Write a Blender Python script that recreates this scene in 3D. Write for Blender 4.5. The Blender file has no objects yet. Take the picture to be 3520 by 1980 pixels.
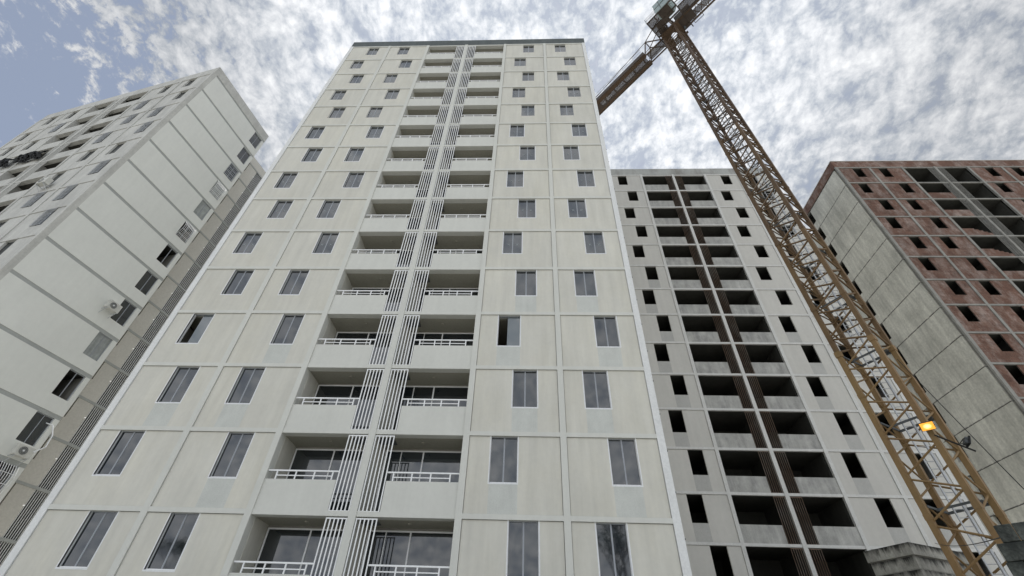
import bpy, bmesh, math, random
from mathutils import Vector, Matrix, noise
random.seed(7)
R = math.radians
PI = math.pi
sc = bpy.context.scene
COL = sc.collection

# ------------------------------------------------------------------ camera
cam_d = bpy.data.cameras.new('camera')
cam = bpy.data.objects.new('camera', cam_d)
COL.objects.link(cam)
F, PITCH, ROLL, YAW = 1566.64, R(41.8092), R(2.1886), R(-2.9677)
cp, sp = math.cos(PITCH), math.sin(PITCH)
fw = Vector((math.sin(YAW)*cp, math.cos(YAW)*cp, sp))
r0 = Vector((math.cos(YAW), -math.sin(YAW), 0))
u0 = r0.cross(fw)
rt = math.cos(ROLL)*r0 + math.sin(ROLL)*u0
up = -math.sin(ROLL)*r0 + math.cos(ROLL)*u0
M = Matrix((rt, up, -fw)).transposed().to_4x4()
cam.matrix_world = M
cam_d.sensor_fit = 'HORIZONTAL'
cam_d.sensor_width = 36.0
cam_d.lens = 36.0*F/3520.0
cam_d.clip_start = 0.1
cam_d.clip_end = 3000
sc.camera = cam

# ------------------------------------------------------------------ exposure
sc.view_settings.view_transform = 'Standard'
sc.view_settings.look = 'None'
sc.view_settings.exposure = 0.25
sc.view_settings.gamma = 1.0
sc.render.engine = 'CYCLES'

# ------------------------------------------------------------------ world: sky with broken cloud
SUN_AZ, SUN_EL = R(8), R(70)          # azimuth clockwise from +Y
w = bpy.data.worlds.new('World'); sc.world = w
w.use_nodes = True
nt = w.node_tree; N = nt.nodes; L = nt.links
for n in list(N): N.remove(n)
def nd(t, **kw):
    n = N.new(t)
    for k, v in kw.items(): setattr(n, k, v)
    return n
def math_(op, a, b=None, c=None, clamp=False):
    n = nd('ShaderNodeMath', operation=op, use_clamp=clamp)
    for i, v in enumerate((a, b, c)):
        if v is None: continue
        if isinstance(v, (int, float)): n.inputs[i].default_value = v
        else: L.new(v, n.inputs[i])
    return n.outputs[0]
def mixc(f, a, b):
    n = nd('ShaderNodeMix', data_type='RGBA')
    if isinstance(f, float): n.inputs[0].default_value = f
    else: L.new(f, n.inputs[0])
    for i, v in ((6, a), (7, b)):
        if isinstance(v, tuple): n.inputs[i].default_value = (*v, 1)
        else: L.new(v, n.inputs[i])
    return n.outputs[2]
def ramp_(v, pts):
    n = nd('ShaderNodeValToRGB'); L.new(v, n.inputs[0])
    el = n.color_ramp.elements
    while len(el) < len(pts): el.new(0.5)
    for e, (q, c) in zip(el, pts):
        e.position = q; e.color = (c, c, c, 1) if isinstance(c, (int, float)) else (*c, 1)
    return n.outputs[0]
sky = nd('ShaderNodeTexSky', sky_type='NISHITA')
sky.sun_disc = False
sky.sun_elevation = SUN_EL
sky.sun_rotation = SUN_AZ
sky.air_density = 1.0; sky.dust_density = 1.5; sky.ozone_density = 1.5
tc = nd('ShaderNodeTexCoord')
sep = nd('ShaderNodeSeparateXYZ'); L.new(tc.outputs['Generated'], sep.inputs[0])
zz = math_('ADD', math_('MAXIMUM', sep.outputs[2], 0.0), 0.5)
px = math_('DIVIDE', sep.outputs[0], zz)
py = math_('DIVIDE', sep.outputs[1], zz)
cmb = nd('ShaderNodeCombineXYZ'); L.new(px, cmb.inputs[0]); L.new(py, cmb.inputs[1])
# warp, then billowing cells at three sizes plus fine wisps
def vscale(v, f, loc=(0,0,0), rot=0):
    n = nd('ShaderNodeMapping'); L.new(v, n.inputs[0]); n.inputs['Scale'].default_value = f; n.inputs['Location'].default_value = loc; n.inputs['Rotation'].default_value = (0,0,rot); return n.outputs[0]
def noise_(v, scale, detail=4, rough=.55, out_='Fac'):
    n = nd('ShaderNodeTexNoise', noise_dimensions='2D'); L.new(v, n.inputs['Vector']); n.inputs['Scale'].default_value = scale; n.inputs['Detail'].default_value = detail; n.inputs['Roughness'].default_value = rough; return n.outputs[out_]
def warp(v, scale, amt, detail=3):
    c = noise_(v, scale, detail, .6, 'Color')
    sub = nd('ShaderNodeVectorMath', operation='SUBTRACT'); L.new(c, sub.inputs[0]); sub.inputs[1].default_value = (.5,.5,.5)
    scl = nd('ShaderNodeVectorMath', operation='SCALE'); L.new(sub.outputs[0], scl.inputs[0]); scl.inputs['Scale'].default_value = amt
    ad = nd('ShaderNodeVectorMath', operation='ADD'); L.new(v, ad.inputs[0]); L.new(scl.outputs[0], ad.inputs[1]); return ad.outputs[0]
def cells(v, scale, sm=.5):
    n = nd('ShaderNodeTexVoronoi', feature='SMOOTH_F1', voronoi_dimensions='2D'); L.new(v, n.inputs['Vector']); n.inputs['Scale'].default_value = scale; n.inputs['Smoothness'].default_value = sm
    return math_('SUBTRACT', 1.0, n.outputs['Distance'])
base = vscale(cmb.outputs[0], (7.6, 6.2, 1.0), rot=R(14))
wv = warp(warp(base, 1.0, .22), 6, .05, 3)
bill = math_('ADD', math_('MULTIPLY', cells(wv, 3.6), .46), math_('ADD', math_('MULTIPLY', cells(wv, 9.5), .30), math_('MULTIPLY', cells(wv, 21, .4), .15)))
fb = noise_(wv, 5.0, 9, .70)
big = noise_(cmb.outputs[0], 5.5, 3, .5)
# dens: 0 = gap, 1 = thick
dens = math_('ADD', math_('MULTIPLY', math_('SUBTRACT', bill, .60), 1.7), math_('MULTIPLY', math_('SUBTRACT', fb, .5), 1.9))
dens = math_('ADD', math_('ADD', dens, .62), math_('MULTIPLY', math_('SUBTRACT', big, .5), .9))
wisp = noise_(warp(vscale(cmb.outputs[0], (3.6, 1.5, 1.0), rot=R(8)), 4, .25, 2), 3.6, 7, .62)
clear = nd('ShaderNodeMapRange', interpolation_type='SMOOTHSTEP'); clear.inputs['From Min'].default_value = -0.36; clear.inputs['From Max'].default_value = -0.66
clear.inputs['To Min'].default_value = 0.0; clear.inputs['To Max'].default_value = 1.0
lx = math_('ADD', px, math_('MULTIPLY', math_('SUBTRACT', fb, .5), .35))
L.new(lx, clear.inputs['Value'])
front = nd('ShaderNodeMapRange', interpolation_type='SMOOTHSTEP'); L.new(sep.outputs[1], front.inputs['Value']); front.inputs['From Min'].default_value = -.45; front.inputs['From Max'].default_value = -.05
clr = math_('MULTIPLY', clear.outputs[0], front.outputs[0])
dens2 = math_('SUBTRACT', math_('ADD', dens, .45), math_('MULTIPLY', clr, 1.5))
dens2 = math_('ADD', dens2, math_('MULTIPLY', math_('MAXIMUM', math_('SUBTRACT', wisp, .50), 0.0), math_('MULTIPLY', clr, 1.25)))
cover = nd('ShaderNodeMapRange', interpolation_type='SMOOTHSTEP'); L.new(dens2, cover.inputs['Value'])
cover.inputs['From Min'].default_value = -0.22; cover.inputs['From Max'].default_value = 0.62
fine_ = noise_(vscale(cmb.outputs[0], (9.0, 8.0, 1.0)), 9.0, 6, .68)
sdens = math_('ADD', math_('MULTIPLY', dens, .74), math_('MULTIPLY', math_('SUBTRACT', fine_, .5), .60))
shade_s = ramp_(sdens, [(0.05, (2.9, 3.2, 3.75)), (0.30, (4.0, 4.25, 4.6)), (0.56, (5.2, 5.35, 5.6)), (1.0, (6.9, 7.0, 7.1))])
# glow of the sun through the cloud
sd = Vector((math.sin(SUN_AZ)*math.cos(SUN_EL), math.cos(SUN_AZ)*math.cos(SUN_EL), math.sin(SUN_EL)))
dt = nd('ShaderNodeVectorMath', operation='DOT_PRODUCT'); L.new(tc.outputs['Generated'], dt.inputs[0]); dt.inputs[1].default_value = sd
gl = nd('ShaderNodeMapRange', interpolation_type='SMOOTHERSTEP'); L.new(dt.outputs['Value'], gl.inputs['Value'])
gl.inputs['From Min'].default_value = 0.74; gl.inputs['From Max'].default_value = 1.0
gl.inputs['To Min'].default_value = 1.0; gl.inputs['To Max'].default_value = 1.5
gs = nd('ShaderNodeVectorMath', operation='SCALE'); L.new(shade_s, gs.inputs[0]); L.new(gl.outputs[0], gs.inputs['Scale'])
skyc = mixc(0.78, sky.outputs[0], (2.8, 3.25, 4.2))
# the half of the sky behind the viewer is boosted, added to brighten the facades
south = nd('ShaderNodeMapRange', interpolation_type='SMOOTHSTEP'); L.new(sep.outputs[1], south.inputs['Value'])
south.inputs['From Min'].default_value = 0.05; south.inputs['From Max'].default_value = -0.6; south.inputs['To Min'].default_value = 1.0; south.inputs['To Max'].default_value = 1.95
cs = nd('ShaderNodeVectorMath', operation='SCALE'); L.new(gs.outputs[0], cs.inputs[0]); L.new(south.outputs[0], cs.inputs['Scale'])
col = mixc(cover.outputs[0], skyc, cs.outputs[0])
bg = nd('ShaderNodeBackground'); bg.inputs['Strength'].default_value = 0.1
L.new(col, bg.inputs['Color'])
out = nd('ShaderNodeOutputWorld'); L.new(bg.outputs[0], out.inputs[0])

# ------------------------------------------------------------------ sun behind thin cloud
sl = bpy.data.lights.new('sun', 'SUN'); sl.energy = 2.5; sl.angle = R(12); sl.color = (1, .97, .92)
so = bpy.data.objects.new('sun', sl); COL.objects.link(so)
so.rotation_euler = sd.to_track_quat('Z', 'Y').to_euler()

# ------------------------------------------------------------------ materials
def s2l(r, g, b):
    f = lambda c: (c/255/12.92) if c/255 <= .04045 else ((c/255+.055)/1.055)**2.4
    return (f(r), f(g), f(b))
def mat(name, col, rough=.85, var=.12, scale=1.2, stain=None, stain_amt=0., bump=0., vstreak=0., metal=0., spec=.3, fine=0.06, orand=0.):
    """diffuse surface with large blotches, fine grain and optional vertical rain streaks"""
    m = bpy.data.materials.new(name); m.use_nodes = True
    t = m.node_tree; b = t.nodes['Principled BSDF']
    nn, ll = t.nodes, t.links
    geo = nn.new('ShaderNodeNewGeometry')
    a = nn.new('ShaderNodeTexNoise'); a.inputs['Scale'].default_value = scale; a.inputs['Detail'].default_value = 6; a.inputs['Roughness'].default_value = .65
    ll.new(geo.outputs['Position'], a.inputs['Vector'])
    c = nn.new('ShaderNodeTexNoise'); c.inputs['Scale'].default_value = scale*14; c.inputs['Detail'].default_value = 4
    ll.new(geo.outputs['Position'], c.inputs['Vector'])
    def rng(src, lo, hi, a0=.3, a1=.7):
        n = nn.new('ShaderNodeMapRange'); ll.new(src, n.inputs[0])
        n.inputs[1].default_value = a0; n.inputs[2].default_value = a1; n.inputs[3].default_value = lo; n.inputs[4].default_value = hi
        return n.outputs[0]
    def mul(x, y):
        n = nn.new('ShaderNodeMath'); n.operation = 'MULTIPLY'; ll.new(x, n.inputs[0]); ll.new(y, n.inputs[1]); return n.outputs[0]
    v = mul(rng(a.outputs[0], 1-var, 1+var*.6), rng(c.outputs[0], 1-fine, 1+fine))
    mp = nn.new('ShaderNodeMapping'); ll.new(geo.outputs['Position'], mp.inputs[0]); mp.inputs['Scale'].default_value = (2.0, 2.0, .2)
    s = nn.new('ShaderNodeTexNoise'); s.inputs['Scale'].default_value = 1.6; s.inputs['Detail'].default_value = 5; s.inputs['Roughness'].default_value = .6
    ll.new(mp.outputs[0], s.inputs['Vector'])
    if vstreak: v = mul(v, rng(s.outputs[0], 1-vstreak, 1+vstreak*.5))
    if orand:
        oi = nn.new('ShaderNodeObjectInfo'); v = mul(v, rng(oi.outputs['Random'], 1-orand, 1+orand, 0., 1.))
    sc_ = nn.new('ShaderNodeVectorMath'); sc_.operation = 'SCALE'
    if stain:
        mx = nn.new('ShaderNodeMix'); mx.data_type = 'RGBA'
        mx.inputs[6].default_value = (*col, 1); mx.inputs[7].default_value = (*stain, 1)
        d = nn.new('ShaderNodeTexNoise'); d.inputs['Scale'].default_value = scale*.7; d.inputs['Detail'].default_value = 7; d.inputs['Roughness'].default_value = .7
        mp2 = nn.new('ShaderNodeMapping'); ll.new(geo.outputs['Position'], mp2.inputs[0]); mp2.inputs['Location'].default_value = (13, 7, 3); mp2.inputs['Scale'].default_value = (1.3, 1.3, .6)
        ll.new(mp2.outputs[0], d.inputs['Vector'])
        ll.new(rng(d.outputs[0], 0, stain_amt, .45, .68), mx.inputs[0])
        ll.new(mx.outputs[2], sc_.inputs[0])
    else:
        sc_.inputs[0].default_value = col
    ll.new(v, sc_.inputs['Scale'])
    ll.new(sc_.outputs[0], b.inputs['Base Color'])
    b.inputs['Roughness'].default_value = rough
    b.inputs['Metallic'].default_value = metal
    b.inputs['Specular IOR Level'].default_value = spec
    if bump:
        bp = nn.new('ShaderNodeBump'); bp.inputs['Strength'].default_value = bump; bp.inputs['Distance'].default_value = .02
        ll.new(c.outputs[0], bp.inputs['Height']); ll.new(bp.outputs[0], b.inputs['Normal'])
    return m
def glass(name, col, rough=.04, wav=.12):
    m = bpy.data.materials.new(name); m.use_nodes = True
    b = m.node_tree.nodes['Principled BSDF']; t = m.node_tree
    geo = t.nodes.new('ShaderNodeNewGeometry'); a = t.nodes.new('ShaderNodeTexNoise'); a.inputs['Scale'].default_value = .7
    t.links.new(geo.outputs['Position'], a.inputs['Vector'])
    bp = t.nodes.new('ShaderNodeBump'); bp.inputs['Strength'].default_value = wav; bp.inputs['Distance'].default_value = .03
    t.links.new(a.outputs[0], bp.inputs['Height']); t.links.new(bp.outputs[0], b.inputs['Normal'])
    oi = t.nodes.new('ShaderNodeObjectInfo'); cr = t.nodes.new('ShaderNodeValToRGB'); t.links.new(oi.outputs['Random'], cr.inputs[0])
    e_ = cr.color_ramp.elements; e_[0].color = (col[0]*.55, col[1]*.6, col[2]*.65, 1); e_[1].color = (col[0]*1.9, col[1]*1.8, col[2]*1.75, 1)
    e2_ = e_.new(.75); e2_.color = (col[0]*1.1, col[1]*1.1, col[2]*1.1, 1)
    # slightly different glazing angle in every window
    wn_ = t.nodes.new('ShaderNodeTexWhiteNoise'); wn_.noise_dimensions = '1D'; t.links.new(oi.outputs['Random'], wn_.inputs['W'])
    sb_ = t.nodes.new('ShaderNodeVectorMath'); sb_.operation = 'SUBTRACT'; t.links.new(wn_.outputs['Color'], sb_.inputs[0]); sb_.inputs[1].default_value = (.5, .5, .5)
    sc2 = t.nodes.new('ShaderNodeVectorMath'); sc2.operation = 'SCALE'; t.links.new(sb_.outputs[0], sc2.inputs[0]); sc2.inputs['Scale'].default_value = .05
    ad2 = t.nodes.new('ShaderNodeVectorMath'); ad2.operation = 'ADD'; t.links.new(bp.outputs[0], ad2.inputs[0]); t.links.new(sc2.outputs[0], ad2.inputs[1])
    t.links.new(ad2.outputs[0], b.inputs['Normal'])
    t.links.new(cr.outputs[0], b.inputs['Base Color']); b.inputs['Roughness'].default_value = rough
    b.inputs['IOR'].default_value = 1.7; b.inputs['Specular IOR Level'].default_value = .78
    return m
MT = dict(
    cream=mat('cream_paint', (.588, .579, .520), orand=.025, var=.06, scale=.5, vstreak=.09, stain=(.60, .58, .49), stain_amt=.5, fine=.02),
    cream_frame=mat('pale_frame_paint', (.595, .60, .556), var=.04, scale=.5, vstreak=.04, fine=.02),
    cream_patch=mat('touch_up_paint', (.535, .55, .515), var=.08, scale=2.0, vstreak=.05),
    white_trim=mat('white_trim_paint', (.70, .715, .72), var=.04, rough=.6),
    dark_parapet=mat('dark_grey_parapet', (.10, .115, .115), var=.15, scale=1.0, vstreak=.15),
    white_metal=mat('white_painted_metal', (.82, .83, .83), rough=.45, var=.03, fine=.02),
    glass=glass('dark_window_glass', (.013, .018, .022)),
    glass_light=glass('pale_window_glass', (.10, .12, .13)),
    mullion=mat('aluminium_stile', (.30, .32, .345), rough=.4, var=.05),
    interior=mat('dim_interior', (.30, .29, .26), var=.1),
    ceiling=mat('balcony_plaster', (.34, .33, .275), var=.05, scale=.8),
    tape=mat('white_tape', (.55, .62, .64), rough=.6, var=.05),
    b_paint=mat('off_white_render', (.55, .54, .50), orand=.02, var=.05, scale=.4, vstreak=.05, stain=(.48, .475, .45), stain_amt=.35, fine=.02),
    b_patch=mat('grey_skim_patch', (.43, .428, .405), var=.08, scale=1.5, vstreak=.05),
    b_frame=mat('off_white_frame', (.60, .60, .575), var=.06, scale=.8, vstreak=.06),
    b_conc=mat('grey_skimmed_concrete', (.42, .42, .395), var=.18, scale=1.6, vstreak=.22, stain=(.22, .22, .22), stain_amt=.6, bump=.3),
    b_top=mat('weathered_parapet', (.40, .41, .39), var=.12, scale=.8, stain=(.20, .18, .16), stain_amt=.7, vstreak=.1),
    rust=mat('rusty_steel_bars', (.16, .105, .072), rough=.8, var=.3, scale=1.2, stain=(.28, .26, .23), stain_amt=.9),
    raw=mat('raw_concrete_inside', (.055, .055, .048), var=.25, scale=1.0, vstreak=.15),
    brick=mat('red_clay_brickwork', (.15, .083, .060), orand=.10, var=.28, scale=1.5, stain=(.34, .28, .25), stain_amt=.8, bump=.6, fine=.22),
    d_conc=mat('grey_concrete_frame', (.29, .285, .26), var=.2, scale=1.4, vstreak=.1, stain=(.16, .155, .14), stain_amt=.6, bump=.4),
    d_side=mat('board_marked_concrete', (.62, .61, .535), var=.14, scale=.45, vstreak=.22, stain=(.36, .355, .31), stain_amt=.75, bump=.5, fine=.1),
    joint_and_shade=mat('dark_joint_and_shade', (.13, .128, .115), var=.3, scale=2),  # dark joints; also paints shade in panel gaps and behind the link bars
    c_paint=mat('cool_white_render', (.695, .705, .665), var=.04, scale=.3, vstreak=.03, fine=.015),
    c_front=mat('aged_white_render', (.53, .53, .50), var=.10, scale=.7, vstreak=.12, stain=(.38, .38, .36), stain_amt=.6),
    c_stripe=mat('grey_band_paint', (.38, .395, .38), var=.06, scale=1.0),
    c_link=mat('beige_render', (.59, .575, .525), var=.05, scale=.6),
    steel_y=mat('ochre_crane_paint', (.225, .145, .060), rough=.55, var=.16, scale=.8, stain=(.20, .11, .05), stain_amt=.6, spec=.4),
    steel_b=mat('brown_shade_crane_paint', (.088, .057, .034), rough=.6, var=.2, scale=1.0, stain=(.10, .06, .04), stain_amt=.6),  # brown; on the upper mast it paints the silhouette shade
    steel_m=mat('shaded_ochre_paint', (.165, .105, .050), rough=.6, var=.2, scale=1.0, stain=(.09, .055, .03), stain_amt=.6),  # ochre darkened in the colour to imitate shade on the mast
    steel_n=mat('deep_shaded_ochre_paint', (.125, .080, .042), rough=.6, var=.2, scale=1.0, stain=(.07, .045, .03), stain_amt=.6),  # same ochre, painted one step deeper into shade
    steel_d=mat('dark_deck_steel', (.07, .055, .045), rough=.6, var=.25, scale=1.0),
    galv=mat('galvanised_steel', (.50, .52, .54), rough=.45, var=.15, metal=.3),
    dgrey=mat('dark_grey_metal', (.10, .11, .115), rough=.6, var=.2, scale=2),
    cabgrey=mat('cab_grey_paint', (.30, .36, .36), rough=.5, var=.08),
    cabglass=glass('greenish_cab_glass', (.10, .16, .15), wav=.05),
    black=mat('black_rubber', (.015, .016, .016), rough=.7, var=.1),
    cloth=mat('black_shade_cloth', (.035, .037, .04), rough=.95, var=.3, scale=4),
    ac_white=mat('aged_ac_casing', (.56, .56, .52), rough=.6, var=.15, scale=3),
    mould=mat('black_stained_concrete', (.30, .30, .27), var=.35, scale=1.1, vstreak=.75, stain=(.045, .045, .04), stain_amt=.95, bump=.7, fine=.2),
    mould_dark=mat('mossy_dark_blocks', (.12, .13, .115), var=.45, scale=2.0, vstreak=.3, stain=(.02, .024, .022), stain_amt=.95, bump=.9, fine=.3),
    ground=mat('bare_concrete_yard', (.50, .49, .455), var=.15, scale=.3, stain=(.30, .27, .22), stain_amt=.7),
    bark=mat('tree_bark', (.10, .075, .055), var=.3, scale=5),
    leaf=mat('dark_green_leaf', (.05, .08, .035), var=.3, scale=3),
)
# lamp glass that is lit
ml = bpy.data.materials.new('lit_amber_lens'); ml.use_nodes = True
_b = ml.node_tree.nodes['Principled BSDF']; _t = ml.node_tree
_tc = _t.nodes.new('ShaderNodeTexCoord'); _g = _t.nodes.new('ShaderNodeTexGradient'); _g.gradient_type = 'SPHERICAL'
_mp = _t.nodes.new('ShaderNodeMapping'); _mp.inputs['Scale'].default_value = (6.5, 1, 9.0)
_t.links.new(_tc.outputs['Object'], _mp.inputs[0]); _t.links.new(_mp.outputs[0], _g.inputs[0])
_r = _t.nodes.new('ShaderNodeValToRGB'); _t.links.new(_g.outputs[0], _r.inputs[0])
_r.color_ramp.elements[0].color = (.95, .38, .03, 1); _r.color_ramp.elements[1].color = (1.8, 1.3, .55, 1); _r.color_ramp.elements[1].position = .8
_t.links.new(_r.outputs[0], _b.inputs['Emission Color']); _b.inputs['Emission Strength'].default_value = 1.0
_b.inputs['Base Color'].default_value = (.5, .25, .05, 1)
MT['lens'] = ml
mw = bpy.data.materials.new('lit_white_lamp'); mw.use_nodes = True
mw.node_tree.nodes['Principled BSDF'].inputs['Emission Color'].default_value = (1,1,.95,1); mw.node_tree.nodes['Principled BSDF'].inputs['Emission Strength'].default_value = .3
MT['lamp_white'] = mw

# black drips that run down from the top of every masonry course
def add_drips(m, z0, step, dark, amt=1.5):
    t = m.node_tree; b = t.nodes['Principled BSDF']; src = b.inputs['Base Color'].links[0].from_socket
    tc_ = t.nodes.new('ShaderNodeTexCoord'); sp_ = t.nodes.new('ShaderNodeSeparateXYZ'); t.links.new(tc_.outputs['Object'], sp_.inputs[0])
    def mm(op, x, y=None, cl=False):
        n_ = t.nodes.new('ShaderNodeMath'); n_.operation = op; n_.use_clamp = cl
        for i_, v_ in enumerate((x, y)):
            if v_ is None: continue
            if isinstance(v_, (int, float)): n_.inputs[i_].default_value = v_
            else: t.links.new(v_, n_.inputs[i_])
        return n_.outputs[0]
    f_ = mm('FRACT', mm('DIVIDE', mm('SUBTRACT', z0, sp_.outputs[2]), step))
    mp_ = t.nodes.new('ShaderNodeMapping'); t.links.new(tc_.outputs['Object'], mp_.inputs[0]); mp_.inputs['Scale'].default_value = (1, 1, .25)
    nz = t.nodes.new('ShaderNodeTexNoise'); t.links.new(mp_.outputs[0], nz.inputs['Vector']); nz.inputs['Scale'].default_value = 3.2; nz.inputs['Detail'].default_value = 6; nz.inputs['Roughness'].default_value = .7
    a_ = mm('MULTIPLY', mm('SUBTRACT', mm('MULTIPLY', mm('SUBTRACT', nz.outputs[0], .28), 2.4), f_), amt, True)
    mx = t.nodes.new('ShaderNodeMix'); mx.data_type = 'RGBA'; t.links.new(a_, mx.inputs[0]); t.links.new(src, mx.inputs[6]); mx.inputs[7].default_value = (*dark, 1)
    t.links.new(mx.outputs[2], b.inputs['Base Color'])
MT['mould'] = mat('black_stained_concrete', (.33, .325, .29), var=.25, scale=1.1, vstreak=.35, bump=.7, fine=.12)
add_drips(MT['mould'], 6.80, .475, (.028, .028, .025), 1.8)
add_drips(MT['mould_dark'], 3.64, .228, (.018, .022, .02), 1.2)
# brick: add courses to the brick material
def add_courses(m, axis_scale):
    t = m.node_tree; b = t.nodes['Principled BSDF']
    src = b.inputs['Base Color'].links[0].from_socket
    geo = t.nodes.new('ShaderNodeNewGeometry')
    sp_ = t.nodes.new('ShaderNodeSeparateXYZ'); t.links.new(geo.outputs['Position'], sp_.inputs[0])
    ad = t.nodes.new('ShaderNodeMath'); ad.operation = 'ADD'; t.links.new(sp_.outputs[0], ad.inputs[0]); t.links.new(sp_.outputs[1], ad.inputs[1])
    cb = t.nodes.new('ShaderNodeCombineXYZ'); t.links.new(ad.outputs[0], cb.inputs[0]); t.links.new(sp_.outputs[2], cb.inputs[1])
    br = t.nodes.new('ShaderNodeTexBrick'); t.links.new(cb.outputs[0], br.inputs['Vector'])
    br.inputs['Scale'].default_value = 1.0; br.inputs['Brick Width'].default_value = .40; br.inputs['Row Height'].default_value = .20
    br.inputs['Mortar Size'].default_value = .018; br.inputs['Mortar Smooth'].default_value = .4
    br.inputs['Color1'].default_value = (1.0, .96, .94, 1); br.inputs['Color2'].default_value = (.80, .74, .72, 1); br.inputs['Mortar'].default_value = (.95, 1.05, 1.05, 1)
    mx = t.nodes.new('ShaderNodeMix'); mx.data_type = 'RGBA'; mx.blend_type = 'MULTIPLY'; mx.inputs[0].default_value = .9
    t.links.new(src, mx.inputs[6]); t.links.new(br.outputs['Color'], mx.inputs[7]); t.links.new(mx.outputs[2], b.inputs['Base Color'])
add_courses(MT['brick'], 1)

# ------------------------------------------------------------------ mesh helpers
class MB:
    def __init__(s): s.v = []; s.f = []; s.mi = []; s.mats = []
    def m(s, k):
        if k not in s.mats: s.mats.append(k)
        return s.mats.index(k)
    def box(s, x0, x1, y0, y1, z0, z1, k):
        if x1 <= x0 or y1 <= y0 or z1 <= z0: return s
        b = len(s.v); i = s.m(k)
        s.v += [(x0,y0,z0),(x1,y0,z0),(x1,y1,z0),(x0,y1,z0),(x0,y0,z1),(x1,y0,z1),(x1,y1,z1),(x0,y1,z1)]
        s.f += [(b,b+3,b+2,b+1),(b+4,b+5,b+6,b+7),(b,b+1,b+5,b+4),(b+1,b+2,b+6,b+5),(b+2,b+3,b+7,b+6),(b+3,b,b+4,b+7)]
        s.mi += [i]*6; return s
    def bar(s, a, b_, wd, k, ht=None, upv=(0,0,1), n=4, rnd=False):
        a = Vector(a); b_ = Vector(b_); d = (b_-a)
        if d.length < 1e-6: return s
        d.normalize(); u = Vector(upv)
        if abs(d.dot(u)) > .98: u = Vector((1,0,0))
        r = d.cross(u).normalized(); u = r.cross(d)
        ht = ht or wd; b0 = len(s.v); i = s.m(k)
        if rnd:
            ring = [(math.cos(2*PI*j/n), math.sin(2*PI*j/n)) for j in range(n)]
        else:
            n = 4; ring = [(-1,-1),(1,-1),(1,1),(-1,1)]
        for c in (a, b_):
            for (p_, q_) in ring: s.v.append(tuple(c + r*p_*wd/2 + u*q_*ht/2))
        for j in range(n):
            k2 = (j+1) % n; s.f.append((b0+j, b0+k2, b0+n+k2, b0+n+j))
        s.f.append(tuple(b0+j for j in reversed(range(n)))); s.f.append(tuple(b0+n+j for j in range(n)))
        s.mi += [i]*(n+2); return s
    def poly(s, pts, k):
        b = len(s.v); s.v += [tuple(q) for q in pts]; s.f.append(tuple(range(b, b+len(pts)))); s.mi.append(s.m(k)); return s
    def prism(s, pts, vec, k):
        """extrude a flat polygon along vec"""
        n = len(pts); b = len(s.v); vec = Vector(vec)
        s.v += [tuple(q) for q in pts] + [tuple(Vector(q)+vec) for q in pts]
        i = s.m(k)
        s.f.append(tuple(b+j for j in reversed(range(n)))); s.f.append(tuple(b+n+j for j in range(n)))
        for j in range(n): s.f.append((b+j, b+(j+1) % n, b+n+(j+1) % n, b+n+j))
        s.mi += [i]*(n+2); return s
    def mesh(s, name):
        me = bpy.data.meshes.new(name); me.from_pydata(s.v, [], s.f)
        for k in s.mats: me.materials.append(MT[k])
        me.polygons.foreach_set('material_index', s.mi); me.update()
        bm = bmesh.new(); bm.from_mesh(me); bmesh.ops.recalc_face_normals(bm, faces=bm.faces); bm.to_mesh(me); bm.free()
        return me
    def build(s, name, parent=None, loc=(0,0,0), bevel=0):
        o = bpy.data.objects.new(name, s.mesh(name)); COL.objects.link(o); o.location = loc
        if parent: o.parent = parent
        if bevel:
            md = o.modifiers.new('bevel', 'BEVEL'); md.width = bevel; md.segments = 2; md.limit_method = 'ANGLE'
        return o
def tag(o, label, cat, group=None, kind=None):
    if label: o['label'] = label
    if cat: o['category'] = cat
    if group: o['group'] = group
    if kind: o['kind'] = kind
    return o
def empty(name, loc=(0,0,0), rz=0):
    o = bpy.data.objects.new(name, None); COL.objects.link(o); o.location = loc; o.rotation_euler = (0,0,rz)
    o.empty_display_size = .5
    return o
def copy_tree(o, parent=None, loc=None, name=None):
    c = o.copy(); COL.objects.link(c)
    if parent: c.parent = parent
    if loc is not None: c.location = loc
    for ch in o.children: copy_tree(ch, c)
    return c

GZ = -1.6
# ------------------------------------------------------------------ ground
g = MB(); g.poly([(-900,-900,GZ),(900,-900,GZ),(900,900,GZ),(-900,900,GZ)], 'ground')
tag(g.build('ground'), None, None, kind='structure')

# ------------------------------------------------------------------ tower blocks: one plan, four stages of completion
H = 2.7
EVEN = [(-8.52, -7.60), (-5.84, -4.92), (4.92, 5.84), (7.60, 8.52)]
ODD = [(-9.19, -8.27), (-5.17, -4.23), (4.23, 5.17), (8.27, 9.19)]
BAYS = [(-9.95, -6.84), (-6.62, -3.46), (3.46, 6.62), (6.84, 9.95)]
DEPTH = 7.08
WIN_H = 1.575
PAR_TOP = 1.593

def window_part(st, border=True):
    """glazed sliding window in its reveal; local origin = top left corner of the opening on the facade"""
    W = .92
    f = MB(); y = .085
    k = 'white_trim'
    # painted border on the wall face, reveal lining and frame
    if border: f.box(-.04, 0, -.003, .06, -WIN_H-.05, -.001, k).box(W, W+.04, -.003, .06, -WIN_H-.05, -.001, k).box(0, W, -.003, .06, -WIN_H-.05, -WIN_H, k)
    f.box(0, .015, .06, y+.05, -WIN_H, 0, k).box(W-.015, W, .06, y+.05, -WIN_H, 0, k).box(.02, W-.02, .06, y+.05, -WIN_H, -WIN_H+.035, 'white_metal')
    f.box(.02, W-.02, y, y+.05, -.03, -.002, 'mullion')
    return f, W, y

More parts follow.
